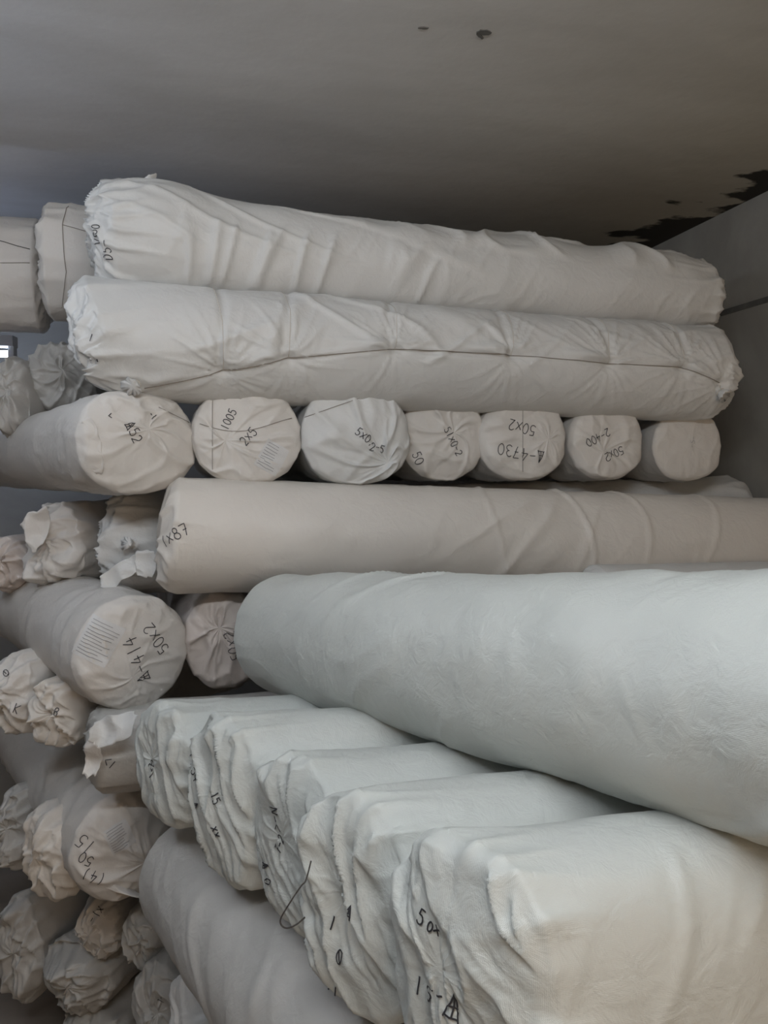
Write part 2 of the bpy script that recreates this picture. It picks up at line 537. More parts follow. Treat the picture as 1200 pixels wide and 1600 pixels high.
        self.pts = pts; self.T = T; self.nQ = nQ; self.nL = nL; self.nQ1 = nQ1
        self.phi = phi
        base = mid.copy(); base[2] = float(pts[..., 2].min())
        self.base = base
        self.root = empty('fabric_roll', base, label, 'fabric roll', group)
        nR = pts.shape[0]
        UV = np.stack([axial, Pg * r0[1] * np.maximum(Rg, 0.2)], -1)

        def grid(a, bnd, name, m, cap_first=False, cap_last=False):
            rows = np.arange(a, bnd + 1)
            idx = np.arange(len(rows) * nC).reshape(len(rows), nC)
            V = pts[rows].reshape(-1, 3); uvv = UV[rows].reshape(-1, 2)
            i0 = idx[:-1]; i1 = idx[1:]
            Fq = np.stack([i0, np.roll(i0, -1, 1), np.roll(i1, -1, 1), i1], -1).reshape(-1, 4)
            e_ = pts[rows[0], 0] - self.e0
            return mesh_obj(name, V, Fq, m, self.root, uv=uvv, origin=base), V, Fq
        ov, v1, f1 = grid(nQ, nQ + nL, 'wrapper', mat)
        oc, v0, f0 = grid(0, nQ, 'end_face', capmat or mat)
        oe, v2, f2 = grid(nQ + nL, nR - 1, 'end_face', capmat or mat)
        # consistent outward normals
        for o_, v_, f_ in ((ov, v1, f1), (oc, v0, f0), (oe, v2, f2)):
            k = len(f_) // 2
            pa, pb, pc = v_[f_[k][0]], v_[f_[k][1]], v_[f_[k][2]]
            nrm = np.cross(pb - pa, pc - pa)
            if o_ is ov:
                outw = pa - self.e0; outw = outw - self.ax * np.dot(outw, self.ax)
            else:
                outw = -self.ax if o_ is oc else self.ax
            if np.dot(nrm, outw) < 0:
                o_.data.flip_normals()
        self.body = (v1, f1); self.capg = (v0, f0); self._bvh = None
        self.body_obj = ov; self.cap_obj = oc

    # point on the side of the roll at fraction t, angle a (degrees: 0 up, 90 towards the viewer)
    def at(self, t, a, lift=0.0):
        i = self.nQ + t * self.nL
        j = ((math.radians(a) + math.pi) / (2 * math.pi) * self.nC) % self.nC
        i0 = int(min(max(i, self.nQ), self.nQ + self.nL - 1)); j0 = int(j)
        fi = i - i0; fj = j - j0; j1 = (j0 + 1) % self.nC
        p = ((1 - fi) * (1 - fj) * self.pts[i0, j0] + fi * (1 - fj) * self.pts[i0 + 1, j0]
             + (1 - fi) * fj * self.pts[i0, j1] + fi * fj * self.pts[i0 + 1, j1])
        o = math.cos(math.radians(a)) * self.n + math.sin(math.radians(a)) * self.b
        return p + o * lift

    def add(self, name, V, F, mat, parent=None, smooth_=True):
        o = mesh_obj(name, V, F, mat, self.root, smooth_=smooth_, origin=self.base)
        if parent is not None:
            o.parent = parent
        return o

    def bvh(self):
        if self._bvh is None:
            V = np.concatenate([self.body[0], self.capg[0]])
            F = np.concatenate([self.body[1], self.capg[1] + len(self.body[0])])
            self._bvh = BVHTree.FromPolygons(V.tolist(), F.tolist())
        return self._bvh

    def twine(self, path, r=0.0011, mat=None, lift=0.0012, n=40):
        """thread drawn round the side of the roll through (t, angle) points"""
        pts = []
        for (t0, a0), (t1, a1) in zip(path[:-1], path[1:]):
            for k in range(n):
                f = k / n
                pts.append(self.at(t0 + (t1 - t0) * f, a0 + (a1 - a0) * f, lift))
        pts.append(self.at(*path[-1], lift))
        V, F = tube(pts, r, 5)
        self.add('twine', V, F, mat or M_TWINE)

    def frame_at(self, px, py):
        o = Vector((0, 0, CAM_Z))
        ns = []
        hit0 = None
        for dx, dy in ((0, 0), (12, 0), (-12, 0), (0, 12), (0, -12), (8, 8), (-8, -8)):
            d = Vector(ray(px + dx, py + dy)).normalized()
            h, nn, i, dist = self.bvh().ray_cast(o, d)
            if h is None:
                continue
            if nn.dot(d) > 0:
                nn = -nn
            if dx == 0 and dy == 0:
                hit0 = h
            ns.append(nn)
        if hit0 is None:
            return None
        n = sum(ns, Vector()).normalized()
        # the plane is that of the roll itself (its side or its end), not of the view
        R = (Vector((1, 0, 0)) - n * n.x).normalized()
        U = n.cross(R)
        return hit0, n, R, U

    def project(self, fr, u, v):
        h, n, R, U = fr
        p = h + R * u + U * v
        q, nn, i, d = self.bvh().ray_cast(p + n * 0.12, -n, 0.3)
        if q is None:
            return None
        if nn.dot(n) < 0:
            nn = -nn
        return q, nn

    def write(self, px, py, text, size, rot=0.0, w=0.0022, mat=None, name='handwriting', spread=0.85, mirror=False, wob=0.05):
        """size = letter height in photo pixels; rot in degrees, anticlockwise"""
        fr = self.frame_at(px, py)
        if fr is None:
            print('NO HIT for writing', text, px, py)
            return None
        depth = fr[0].y
        hgt = size * depth / 1200
        cr = math.cos(math.radians(rot)); sr = math.sin(math.radians(rot))
        V = []; F = []
        adv = spread * hgt * 0.8
        x0 = -adv * len(text) / 2
        rnd = random.Random(hash(text) % 1000 + int(px))
        for ci, ch in enumerate(text):
            jy = rnd.uniform(-wob, wob) * hgt
            for st in FONT.get(ch, []):
                pts = []
                for (ax_, ay_), (bx_, by_) in zip(st[:-1], st[1:]):
                    m = max(2, int(math.hypot(bx_ - ax_, by_ - ay_) * hgt / 0.004) + 1)
                    for k in range(m):
                        f = k / m
                        pts.append((ax_ + (bx_ - ax_) * f, ay_ + (by_ - ay_) * f))
                pts.append(st[-1])
                pr = []
                for gx, gy in pts:
                    lx = x0 + ci * adv + gx * hgt * 0.62
                    ly = (gy - 0.5) * hgt + jy
                    if mirror:
                        lx = -lx
                    g = self.project(fr, lx * cr - ly * sr, lx * sr + ly * cr)
                    pr.append(g)
                self._ribbon(pr, w, V, F)
        if V:
            return self.add(name, V, F, mat or M_INK, smooth_=False)

    def _ribbon(self, pr, w, V, F, lift=0.0020):
        pr = [g for g in pr if g is not None]
        run = []
        for g in pr:
            if run and (g[0] - run[-1][0]).length > 0.03:
                self._emit(run, w, V, F, lift); run = []
            run.append(g)
        self._emit(run, w, V, F, lift)

    def _emit(self, run, w, V, F, lift):
        if len(run) < 2:
            return
        o = len(V)
        for i, (p, n) in enumerate(run):
            t = run[min(i + 1, len(run) - 1)][0] - run[max(i - 1, 0)][0]
            sd = n.cross(t)
            if sd.length < 1e-9:
                sd = Vector((1, 0, 0))
            sd = sd.normalized() * (w / 2)
            q = p + n * lift
            V.append(tuple(q + sd)); V.append(tuple(q - sd))
        for i in range(len(run) - 1):
            F.append((o + 2 * i, o + 2 * i + 1, o + 2 * i + 3, o + 2 * i + 2))

    def paper(self, px, py, w, h, rot, lines=8, name='paper_label', cols=1, mat=None):
        fr = self.frame_at(px, py)
        if fr is None:
            print('NO HIT for label', px, py)
            return
        k = fr[0].y / 1200
        w *= k; h *= k
        cr = math.cos(math.radians(rot)); sr = math.sin(math.radians(rot))
        n = 10
        V = []; ok = True
        for j in range(n + 1):
            for i in range(n + 1):
                lx = (i / n - 0.5) * w; ly = (j / n - 0.5) * h
                g = self.project(fr, lx * cr - ly * sr, lx * sr + ly * cr)
                if g is None:
                    ok = False; break
                V.append(g)
            if not ok:
                break
        if not ok:
            print('label off the surface', px, py)
            return
        VV = [tuple(p + nn * 0.0012) for p, nn in V]
        F = [(j * (n + 1) + i, j * (n + 1) + i + 1, (j + 1) * (n + 1) + i + 1, (j + 1) * (n + 1) + i) for j in range(n) for i in range(n)]
        lab = self.add(name, VV, F, mat or M_PAPER)
        rnd = random.Random(int(px * 3 + py))
        LV = []; LF = []
        for r in range(lines):
            y = h * (0.40 - 0.8 * r / max(1, lines - 1))
            x1 = w * (rnd.uniform(0.05, 0.42))
            pr = []
            for s in range(14):
                lx = -0.42 * w + (x1 + 0.42 * w) * s / 13
                pr.append(self.project(fr, lx * cr - y * sr, lx * sr + y * cr))
            self._ribbon(pr, 0.0014, LV, LF, 0.0026)
        if LV:
            self.add('printed_lines', LV, LF, M_PRINT, parent=lab, smooth_=False)

    def knot(self, c, dirv, r=0.022, ln=0.05, mat=None, seed=3):
        """gathered tuft of sack cloth, tied with twine"""
        dirv = unit(dirv)
        a = unit(np.cross(dirv, [0.3, 0.2, 1.0])); b = np.cross(dirv, a)
        V = []; F = []; n = 36; m = 9
        for i in range(m):
            f = i / (m - 1)
            rad = r * (0.45 + 0.25 * (1 - f) ** 4 + 0.9 * max(0, f - 0.25) ** 0.8) if i else r * 0.9
            for k in range(n):
                w = 2 * math.pi * k / n
                ru = 1 + (0.12 + 0.28 * f) * float(gnoise(2.4 * math.cos(w), 2.4 * math.sin(w), f * 1.4, seed))
                ru2 = 0.3 * f * float(gnoise(3 * math.cos(w) + 9, 3 * math.sin(w), 0, seed + 1))
                V.append(np.asarray(c) + dirv * (ln * f * (1 + ru2) - 0.01) + rad * ru * (a * math.cos(w) + b * math.sin(w)))
        for i in range(m - 1):
            for k in range(n):
                F.append((i * n + k, i * n + (k + 1) % n, (i + 1) * n + (k + 1) % n, (i + 1) * n + k))
        c0 = len(V)
        V.append(np.asarray(c) + dirv * ln * 0.35)
        for k in range(n):
            F.append(((m - 1) * n + k, (m - 1) * n + (k + 1) % n, c0))
        o = self.add('knot', V, F, mat or self.body_obj.data.materials[0])
        pts = []
        for k in range(40):
            w = 4 * math.pi * k / 39
            pts.append(np.asarray(c) + dirv * (ln * 0.22 + 0.002 * k / 39 - 0.006) + r * 0.72 * (a * math.cos(w) + b * math.sin(w)))
        Vt, Ft = tube(pts, 0.0013, 5)
        self.add('twine', Vt, Ft, M_TWINE_W, parent=o)

    def flap(self, corners, seed=1, amp=0.02, freq=14.0, n=22, mat=None, thick=0.0015, curl=0.0, name='loose_flap'):
        """loose corner of sack cloth; corners = 4 world points (going round)"""
        c = [np.asarray(q, float) for q in corners]
        nrm = unit(np.cross(c[1] - c[0], c[3] - c[0]))
        V = []
        for j in range(n + 1):
            for i in range(n + 1):
                a_ = 2 * i / n - 1; b_ = 2 * j / n - 1
                u = 0.5 + 0.5 * a_ * math.sqrt(1 - 0.30 * b_ * b_); v = 0.5 + 0.5 * b_ * math.sqrt(1 - 0.30 * a_ * a_)
                u += 0.10 * float(gnoise(a_ * 1.7, b_ * 1.7, 3.1, seed + 70)) ; v += 0.10 * float(gnoise(a_ * 1.7, b_ * 1.7, 7.1, seed + 71))
                p = (1 - u) * (1 - v) * c[0] + u * (1 - v) * c[1] + u * v * c[2] + (1 - u) * v * c[3]
                q = p * freq
                k = 1.7 * amp * (1.6 * abs(float(gnoise(q[0], q[1], q[2], seed))) + 0.8 * float(gnoise(q[0] * 0.5, q[1] * 0.5, q[2] * 0.5, seed + 5)) - 0.3)
                k += curl * (v * v)
                e = 0.15 * amp * float(gnoise(u * 9, v * 9, 2, seed + 9))
                V.append(p + nrm * k + unit(c[1] - c[0]) * e)
        N = len(V)
        V += [p - nrm * thick for p in V]
        F = []
        for j in range(n):
            for i in range(n):
                a = j * (n + 1) + i
                F.append((a, a + 1, a + n + 2, a + n + 1))
                F.append((N + a, N + a + n + 1, N + a + n + 2, N + a + 1))
        bd = [i for i in range(n)] + [j * (n + 1) + n for j in range(n)] + [n * (n + 1) + i for i in range(n, 0, -1)] + [j * (n + 1) for j in range(n, 0, -1)]
        for a, b in zip(bd, bd[1:] + bd[:1]):
            F.append((b, a, N + a, N + b))
        return self.add(name, V, F, mat or self.body_obj.data.materials[0])


def arc_pts(cx, cy, rx, ry, a0, a1, n=10):
    return [(cx + rx * math.cos(math.radians(a0 + (a1 - a0) * k / n)), cy + ry * math.sin(math.radians(a0 + (a1 - a0) * k / n))) for k in range(n + 1)]


FONT = {
    '0': [arc_pts(0.5, 0.5, 0.4, 0.48, 80, 440, 14)],
    'o': [arc_pts(0.5, 0.3, 0.32, 0.28, 80, 440, 12)],
    '1': [[(0.5, 1.0), (0.5, 0.0)]],
    '2': [arc_pts(0.5, 0.72, 0.38, 0.26, 160, -40, 8) + [(0.1, 0.03), (0.9, 0.05)]],
    '3': [arc_pts(0.45, 0.74, 0.36, 0.24, 150, -90, 8) + arc_pts(0.45, 0.26, 0.4, 0.26, 90, -150, 8)],
    '4': [[(0.55, 1.0), (0.1, 0.4), (0.95, 0.45)], [(0.7, 0.75), (0.65, 0.0)]],
    '5': [[(0.85, 0.98), (0.25, 0.95), (0.2, 0.58)] + arc_pts(0.45, 0.32, 0.4, 0.3, 110, -150, 9)],
    '7': [[(0.1, 0.95), (0.9, 0.97), (0.4, 0.0)], [(0.3, 0.5), (0.8, 0.52)]],
    '8': [arc_pts(0.5, 0.75, 0.3, 0.23, -90, 270, 10) + arc_pts(0.5, 0.27, 0.38, 0.26, 90, -270, 10)],
    '9': [arc_pts(0.5, 0.7, 0.34, 0.28, 0, 360, 10) + [(0.84, 0.7), (0.7, 0.0)]],
    'x': [[(0.1, 0.75), (0.9, 0.1)], [(0.9, 0.8), (0.1, 0.05)]],
    '-': [[(0.1, 0.48), (0.85, 0.52)]],
    'A': [[(0.0, 0.0), (0.5, 1.0), (0.95, 0.0)], [(0.0, 0.05), (0.98, 0.1)], [(0.2, 0.42), (0.8, 0.45)], [(0.5, 0.95), (0.48, 0.1)]],
    'D': [[(0.15, 0.0), (0.15, 1.0)] + arc_pts(0.15, 0.5, 0.7, 0.5, 90, -90, 10)],
    'V': [[(0.05, 1.0), (0.45, 0.0), (0.9, 1.0)]],
    'N': [[(0.1, 0.0), (0.15, 1.0), (0.8, 0.05), (0.85, 1.0)]],
    '(': [arc_pts(0.8, 0.5, 0.5, 0.55, 120, 240, 8)],
    ')': [arc_pts(0.2, 0.5, 0.5, 0.55, 60, -60, 8)],
    'K': [[(0.15, 1.0), (0.2, 0.0)], [(0.9, 0.95), (0.2, 0.45), (0.9, 0.0)]],
    '<': [[(0.9, 0.9), (0.1, 0.45), (0.9, 0.05)]],
    ',': [[(0.4, 0.15), (0.3, -0.1)]],
    'Q': [arc_pts(0.5, 0.5, 0.42, 0.45, 80, 440, 12), [(0.2, 0.9), (0.75, 0.1)]],
}

D2A = math.radians(35)


def d2(a=35, dz=0.0):
    return np.array([-math.sin(math.radians(a)), math.cos(math.radians(a)), dz])


G_MAIN = 'sack-wrapped fabric rolls lying lengthwise in the stack'
G_END = 'sack-wrapped fabric rolls seen end-on in the stack'
G_LOW = 'cool white fabric rolls side by side in the low foreground row'
G_LEFT = 'crumpled roll ends in the dark left part of the stack'


# ------------------------------------------------------------------ upper stack: two long rolls on top
def prof_A(T, Pp):
    bulge = 0.10 * np.exp(-((T - 0.06) / 0.06) ** 2)
    wob = 0.03 * np.sin(T * 23) * smooth(0.4, 0.7, T)
    s = 1 + bulge + 0.0 * wob - 0.04 * smooth(0.1, 0.3, T)
    end = 1 - 0.10 * smooth(0.93, 1.0, T)
    return s * end, s * end, 0.018 * np.exp(-((T - 0.05) / 0.07) ** 2) + 0.006 * np.sin(T * 31) * smooth(0.5, 0.7, T)


def extra_A(T, Pp, x, arc, S):
    # short upright folds where the sack sags on the roll below, and loose crests along the top towards the right
    a = np.degrees(Pp)
    n = gnoise((x + 0.25 * arc) * 13 + 2, arc * 2.2, 0.4, 77)
    low = smooth(62, 85, a) * (1 - smooth(125, 150, a)) * smooth(0.05, 0.12, T) * (1 - smooth(0.42, 0.55, T))
    d = 0.013 * ridge(n, 0.22) * low
    n2 = gnoise(x * 5.5 + 0.6 * arc, arc * 6, 0.2, 79)
    d = d + 0.012 * ridge(n2, 0.2) * smooth(0.42, 0.55, T) * (1 - smooth(55, 75, np.abs(a)))
    n3 = gnoise((x - 2.6 * arc) * 3.2, arc * 4, 0.7, 83)
    d = d + 0.007 * ridge(n3, 0.12) * smooth(20, 45, a) * (1 - smooth(80, 110, a))
    return d


A = Roll('topmost long white roll under the ceiling, its gathered left end bulging upward',
         P(192, 386, 2.08), P(1082, 470, 2.56), (0.150, 0.148), (0.145, 0.143), M_WHITE, 11, 176, 250, 44,
         cap=dict(h=0.075, m=2.2, k=(0.25, 0.35), pleat=0.020, freq=2.0, swirl=0.15, pit=0.02, win=0.97, crease=0.008, cdir=80, fx=2.4),
         cap1=dict(h=0.06, m=2.2, pleat=0.012), wr=dict(lump=0.006, fold=0.003, end=0.013, er=0.07, skew=0.6), prof=prof_A, extra=extra_A, group=G_MAIN)

PINCH = [(0.149, 123), (0.246, 106), (0.407, 91), (0.597, 90), (0.767, 93), (0.905, 92), (0.985, 108)]


def extra_B(T, Pp, x, arc, S):
    d = 0
    a = np.degrees(Pp)
    L = 1.9; R = 0.15
    ts = np.array([0.02] + [p[0] for p in PINCH]); as_ = np.array([146] + [p[1] for p in PINCH])
    seam = np.interp(T, ts, as_)
    # the lap of the sewn seam: a small ledge with a slit underneath
    da = (a - seam) * math.pi / 180 * R
    on = smooth(0.01, 0.05, T) * (1 - smooth(0.97, 1.0, T))
    d = d + on * (0.010 * np.exp(-((da + 0.016) / 0.014) ** 2) * (0.5 + 0.7 * np.sin(x * 21)) - 0.006 * np.exp(-((da - 0.004) / 0.005) ** 2) * smooth(-0.2, 0.2, gnoise(x * 6, 0.5, 0.5, 71)))
    for k, (pt, pa) in enumerate(PINCH):
        dx = (T - pt) * L; dy = (a - pa) * math.pi / 180 * R
        rho = np.sqrt(dx * dx + dy * dy) + 1e-6
        th = np.arctan2(dy, dx)
        d = d - 0.016 * np.exp(-(rho / 0.028) ** 1.3)
        n = gnoise(3.6 * np.cos(th) + 11 * k, 3.6 * np.sin(th), rho * 2.5, 200 + k)
        d = d + 0.010 * ridge(n, 0.20) * np.exp(-(rho / 0.13) ** 2) * smooth(0.006, 0.03, rho) * (1.0 - 0.45 * (dy > 0))
    # circling twine pulls
    for k, (pt, pa) in enumerate(PINCH[:6]):
        line = pt + 0.010 * np.sin(Pp * 2 + k)
        up = smooth(-60, 0, a) * (1 - smooth(pa - 5, pa + 5, a))
        d = d - 0.006 * np.exp(-(((T - line) * L) / 0.010) ** 2) * up
    # big dented facets near the left end and long diagonal creases
    n3 = gnoise((x + 1.3 * arc) * 3.6 + 5, (x - arc) * 1.2, 0.3, 91)
    d = d + 0.009 * ridge(n3, 0.10) * smooth(10, 35, a) * (1 - smooth(95, 110, a)) * smooth(0.02, 0.1, T) * (1 - 0.6 * smooth(0.45, 0.6, T))
    n4 = gnoise((x - 1.5 * arc) * 3.3 + 1, (x + arc) * 1.3, 0.3, 93)
    d = d + 0.008 * ridge(n4, 0.09) * smooth(5, 30, a) * (1 - smooth(90, 110, a)) * smooth(0.06, 0.15, T) * (1 - 0.6 * smooth(0.5, 0.6, T))
    return d


B = Roll('second roll from the top, laced along its lower side, with a knotted left corner',
         P(178, 533, 1.97), P(1092, 585, 2.41), (0.150, 0.150), (0.148, 0.146), M_WHITE, 23, 192, 280, 48,
         cap=dict(h=0.06, m=2.0, k=(0.55, -0.62), pleat=0.020, freq=1.6, swirl=-0.1, pit=0.02, win=0.96, crease=0.012, cdir=115, fx=2.0, tilt=0.062),
         cap1=dict(h=0.05, m=2.4, pleat=0.014, k=(0.5, -0.3)), wr=dict(lump=0.006, fold=0.002, end=0.008, er=0.06), extra=extra_B, group=G_MAIN)
path = [(0.02, 146)] + PINCH
B.twine(path, 0.0012, M_TWINE, 0.001, 14)
for k, (pt, pa) in enumerate(PINCH[:6]):
    B.twine([(pt, pa), (pt + 0.006, pa - 50), (pt, pa - 120)], 0.0009, M_TWINE_W, 0.0008, 16)
B.knot(np.array(B.frame_at(211, 600)[0]), (-0.1, -0.8, -0.45), 0.020, 0.034, seed=4)
B.knot(B.at(0.985, 118), (0.5, -0.6, -0.6), 0.018, 0.035, seed=7)
A.knot(A.at(0.04, 8, -0.006), (-0.25, -0.1, 0.5), 0.020, 0.022, seed=9)

# ------------------------------------------------------------------ the row of seven rolls seen end-on
LEN = 1.65
ends = [  # px, py, Y, half width, half height, angle, material, seed, cap, label
    (214, 692, 1.93, 0.150, 0.128, 37, M_WARM, 31, dict(h=0.045, m=3.0, k=(0.1, 0.25), pleat=0.006, freq=1.2, swirl=0.35, pit=0.0, crease=0.009, cdir=-25, fx=2.2, fl=0.5),
     'leftmost end-on roll of the upper row, long grey body receding left behind its puckered face'),
    (386, 682, 2.02, 0.140, 0.126, 14, M_WARM, 32, dict(h=0.03, m=4.5, k=(-0.4, -0.1), pleat=0.007, freq=1.0, swirl=0.1, pit=0.003, crease=0.007, cdir=-45, fx=1.8),
     'end-on roll with a printed paper label at its lower right, second in the upper row'),
    (556, 680, 2.08, 0.148, 0.134, 14, M_WHITE, 33, dict(h=0.04, m=3.4, k=(0.55, -0.55), pleat=0.011, freq=1.1, swirl=0.1, pit=0.01, crease=0.006, cdir=60, fx=1.6),
     'end-on roll with a frayed tied corner at its lower right, third in the upper row'),
    (690, 684, 2.20, 0.124, 0.122, 14, M_WARM, 34, dict(h=0.03, m=3.4, k=(0.2, 0.1), pleat=0.006, freq=1.1, swirl=0.2, pit=0.0, crease=0.008, cdir=120, fx=1.7),
     'end-on roll with a square fold of cloth, middle of the upper row'),
    (815, 686, 2.24, 0.136, 0.120, 14, M_WARM, 35, dict(h=0.035, m=3.6, k=(0.5, 0.0), pleat=0.004, freq=1.1, swirl=0.0, pit=0.0, crease=0.006, cdir=0, fx=2.0),
     'end-on roll with upside-down marker writing and a vertical thread, fifth in the upper row'),
    (945, 690, 2.31, 0.122, 0.114, 14, M_WARM, 36, dict(h=0.03, m=4.5, k=(-0.2, -0.3), pleat=0.005, freq=1.0, swirl=0.2, pit=0.0, crease=0.005, cdir=-40, fx=1.8),
     'end-on roll with two short marker lines, second from the right in the upper row'),
    (1073, 697, 2.40, 0.120, 0.108, 15, M_WARM, 37, dict(h=0.02, m=4, k=(0, 0), pleat=0.001, freq=1.0, swirl=0.1, pit=0.0, crease=0.002, cdir=80, fx=1.8),
     'smallest end-on roll, rightmost of the upper row beside the wall'),
]
CR = []


def extra_ring(T, Pp, x, arc, S):
    # collar of the sewn-on end piece, a hand's breadth behind the rim
    d = 0
    for c, a in ((0.085, 0.006), (0.15, 0.004), (0.42, 0.004), (0.75, 0.004)):
        d = d + a * np.exp(-((x - c - 0.015 * np.sin(Pp * 2 + c * 20)) / 0.010) ** 2)
    d = d + 0.006 * ridge(gnoise((x + 0.5 * arc) * 8 + 1, arc * 2.5, 0.2, 411), 0.2) * smooth(-0.1, 0.2, gnoise(x * 5, arc * 4, 0.6, 413))
    return d


for px, py, Y, ry, rz, ang, m, sd, cp, lab in ends:
    e0 = P(px, py, Y)
    CR.append(Roll(lab, e0, e0 + d2(ang) * LEN, (ry, rz), None, m, sd, 120, 60, 36, cap=cp,
                   wr=dict(lump=0.005, fold=0.006 if sd == 31 else 0.003, fs=7, fa=2, skew=0.5, end=0.003, er=0.05), extra=extra_ring,
                   group=G_END, endon=True, square=2.25))

# ------------------------------------------------------------------ the lengthwise pair below
def extra_F(T, Pp, x, arc, S):
    d = 0
    for t0, am in ((0.575, 0.007), (0.665, 0.005), (0.79, 0.004), (0.45, 0.004)):
        line = t0 + 0.02 * np.sin(Pp * 1.3 + t0 * 9)
        d = d + am * np.exp(-(((T - line) * 1.9) / 0.006) ** 2)
    n = gnoise((x + 0.5 * arc) * 7 + 2, arc * 3, 0.4, 177)
    mk = np.exp(-((T - 0.5) / 0.12) ** 2)
    return d + 0.008 * ridge(n, 0.16) * mk * smooth(20, 60, np.degrees(Pp))


F = Roll('long cream-white roll across the middle of the stack with a number on its left rim',
         P(282, 836, 1.99), P(1240, 850, 2.42), (0.135, 0.150), (0.13, 0.142), M_BEIGE, 41, 176, 240, 36,
         cap=dict(h=0.05, m=2.6, pleat=0.010, freq=1.2, k=(0, -0.4), crease=0.010, cdir=90, fx=1.5), wr=dict(lump=0.004, fold=0.002, fs=6, end=0.006, er=0.05), extra=extra_F, group=G_MAIN)
F2 = Roll('long white roll behind the cream-white one, its left end tied into two lobes',
          P(205, 848, 2.24), P(1135, 808, 2.68), (0.118, 0.148), (0.118, 0.140), M_WHITE, 42, 128, 120, 40,
          cap=dict(h=0.07, m=1.9, k=(0.5, 0.0), pleat=0.025, freq=1.3, swirl=0.1, pit=0.03, crumple=0.01, cf=7, win=0.97, crease=0.012, cdir=60),
          wr=dict(lump=0.006, fold=0.008, fs=6, fa=3, end=0.008), group=G_MAIN)
F2.knot(P(205, 850, 2.10), (-0.4, -0.9, 0.2), 0.016, 0.03, seed=12)
F2.flap([P(152, 905, 2.06), P(215, 860, 2.05), P(232, 885, 2.05), P(165, 925, 2.04)], seed=5, amp=0.012)
F2.flap([P(212, 862, 2.06), P(248, 858, 2.06), P(242, 905, 2.05), P(216, 900, 2.05)], seed=8, amp=0.014)
J = Roll('white roll with dark scratches peeking out between the cream-white roll and the big diagonal one',
         P(930, 962, 2.10), P(1330, 950, 2.26), (0.13, 0.14), None, M_WHITE, 43, 96, 60, 20, group=G_MAIN)

# ------------------------------------------------------------------ the big diagonal roll in front
h0 = P(448, 990, 1.86)
h1 = P(1200, 1098, 0.88)
h1 = h0 + (h1 - h0) * 1.42


def prof_H(T, Pp):
    s = 1 + 0.025 * np.sin(T * 9) * smooth(0.1, 0.3, T) - 0.02 * np.exp(-((T - 0.42) / 0.1) ** 2)
    return s, s, 0.0 * T


def extra_H(T, Pp, x, arc, S):
    a = np.degrees(Pp)
    d = 0.006 * gnoise(x * 3.3 + 3, arc * 5, 0.3, 301) + 0.0035 * gnoise(x * 11, arc * 13, 0.3, 305)
    n = gnoise((x + 1.1 * arc) * 4 + 2, (x - arc) * 2, 0.4, 303)
    return d + 0.007 * ridge(n, 0.10) * smooth(0.1, 0.2, T) * smooth(-0.1, 0.3, gnoise(x * 3, arc * 4, 1.5, 307))


H = Roll('big cool white roll lying diagonally toward the viewer across the foreground row', h0, h1, (0.140, 0.146), (0.152, 0.158), M_GREEN, 51, 192, 280, 36,
         cap=dict(h=0.03, m=3, pleat=0.006, freq=1.5), wr=dict(lump=0.006, lf=4, fold=0.0025, fs=6, end=0.002), prof=prof_H, extra=extra_H, group='large rolls laid toward the viewer')

# ------------------------------------------------------------------ end-on rolls of the next layer
e0 = P(205, 1019, 1.95)
Dk1 = Roll('end-on roll with large handwritten figures and a printed sheet on its round face', e0, e0 + d2(38) * LEN, (0.150, 0.146), None, M_WARM, 61, 144, 80, 40,
           cap=dict(h=0.045, m=2.6, k=(-0.1, -0.35), pleat=0.005, freq=1.2, swirl=0.3, pit=0.0, crease=0.005, cdir=-40, fx=1.8), wr=dict(lump=0.004, fold=0.004, fs=5, fa=1.5, end=0.002), extra=extra_ring, group=G_END, endon=True)
e0 = P(352, 998, 2.08)
Dk2 = Roll('narrow pinkish end-on roll wedged between the sheet-labelled roll and the big diagonal one', e0, e0 + d2(20) * 1.5, (0.112, 0.136), None, M_PINK, 62, 112, 50, 30,
           cap=dict(h=0.05, m=2.2, k=(-0.2, 0.3), pleat=0.010, freq=1.2, swirl=0.2, pit=0.0, crease=0.010, cdir=100, fx=1.8), group=G_END, endon=True)
X = Roll('roll end under the sheet-labelled roll with a loose hanging tongue of cloth',
         P(165, 1168, 1.93), P(165, 1168, 1.93) + RX * 1.5, (0.11, 0.112), None, M_GREY, 63, 112, 60, 30,
         cap=dict(h=0.04, m=2.2, pleat=0.010, freq=1.3, crumple=0.008, cf=6, crease=0.01), group=G_MAIN)
X.flap([P(140, 1125, 1.80), P(218, 1105, 1.80), P(212, 1150, 1.79), P(150, 1172, 1.78)], seed=3, amp=0.016, mat=M_WHITE)
X.flap([P(136, 1150, 1.79), P(160, 1165, 1.78), P(148, 1216, 1.78), P(126, 1212, 1.79)], seed=6, amp=0.014, mat=M_WARM)

e0 = P(192, 1318, 2.02)
E1 = Roll('end-on roll low in the stack with bracketed handwriting and a printed patch on its face', e0, e0 + d2(36) * LEN, (0.135, 0.145), None, M_WARM, 64, 136, 80, 36,
          cap=dict(h=0.05, m=2.4, k=(0.35, -0.3), pleat=0.006, freq=1.2, swirl=0.3, pit=0.0, crease=0.008, cdir=-35, fx=2.0), wr=dict(lump=0.004, fold=0.005, fs=5, fa=1.5, end=0.003), extra=extra_ring, group=G_END, endon=True)

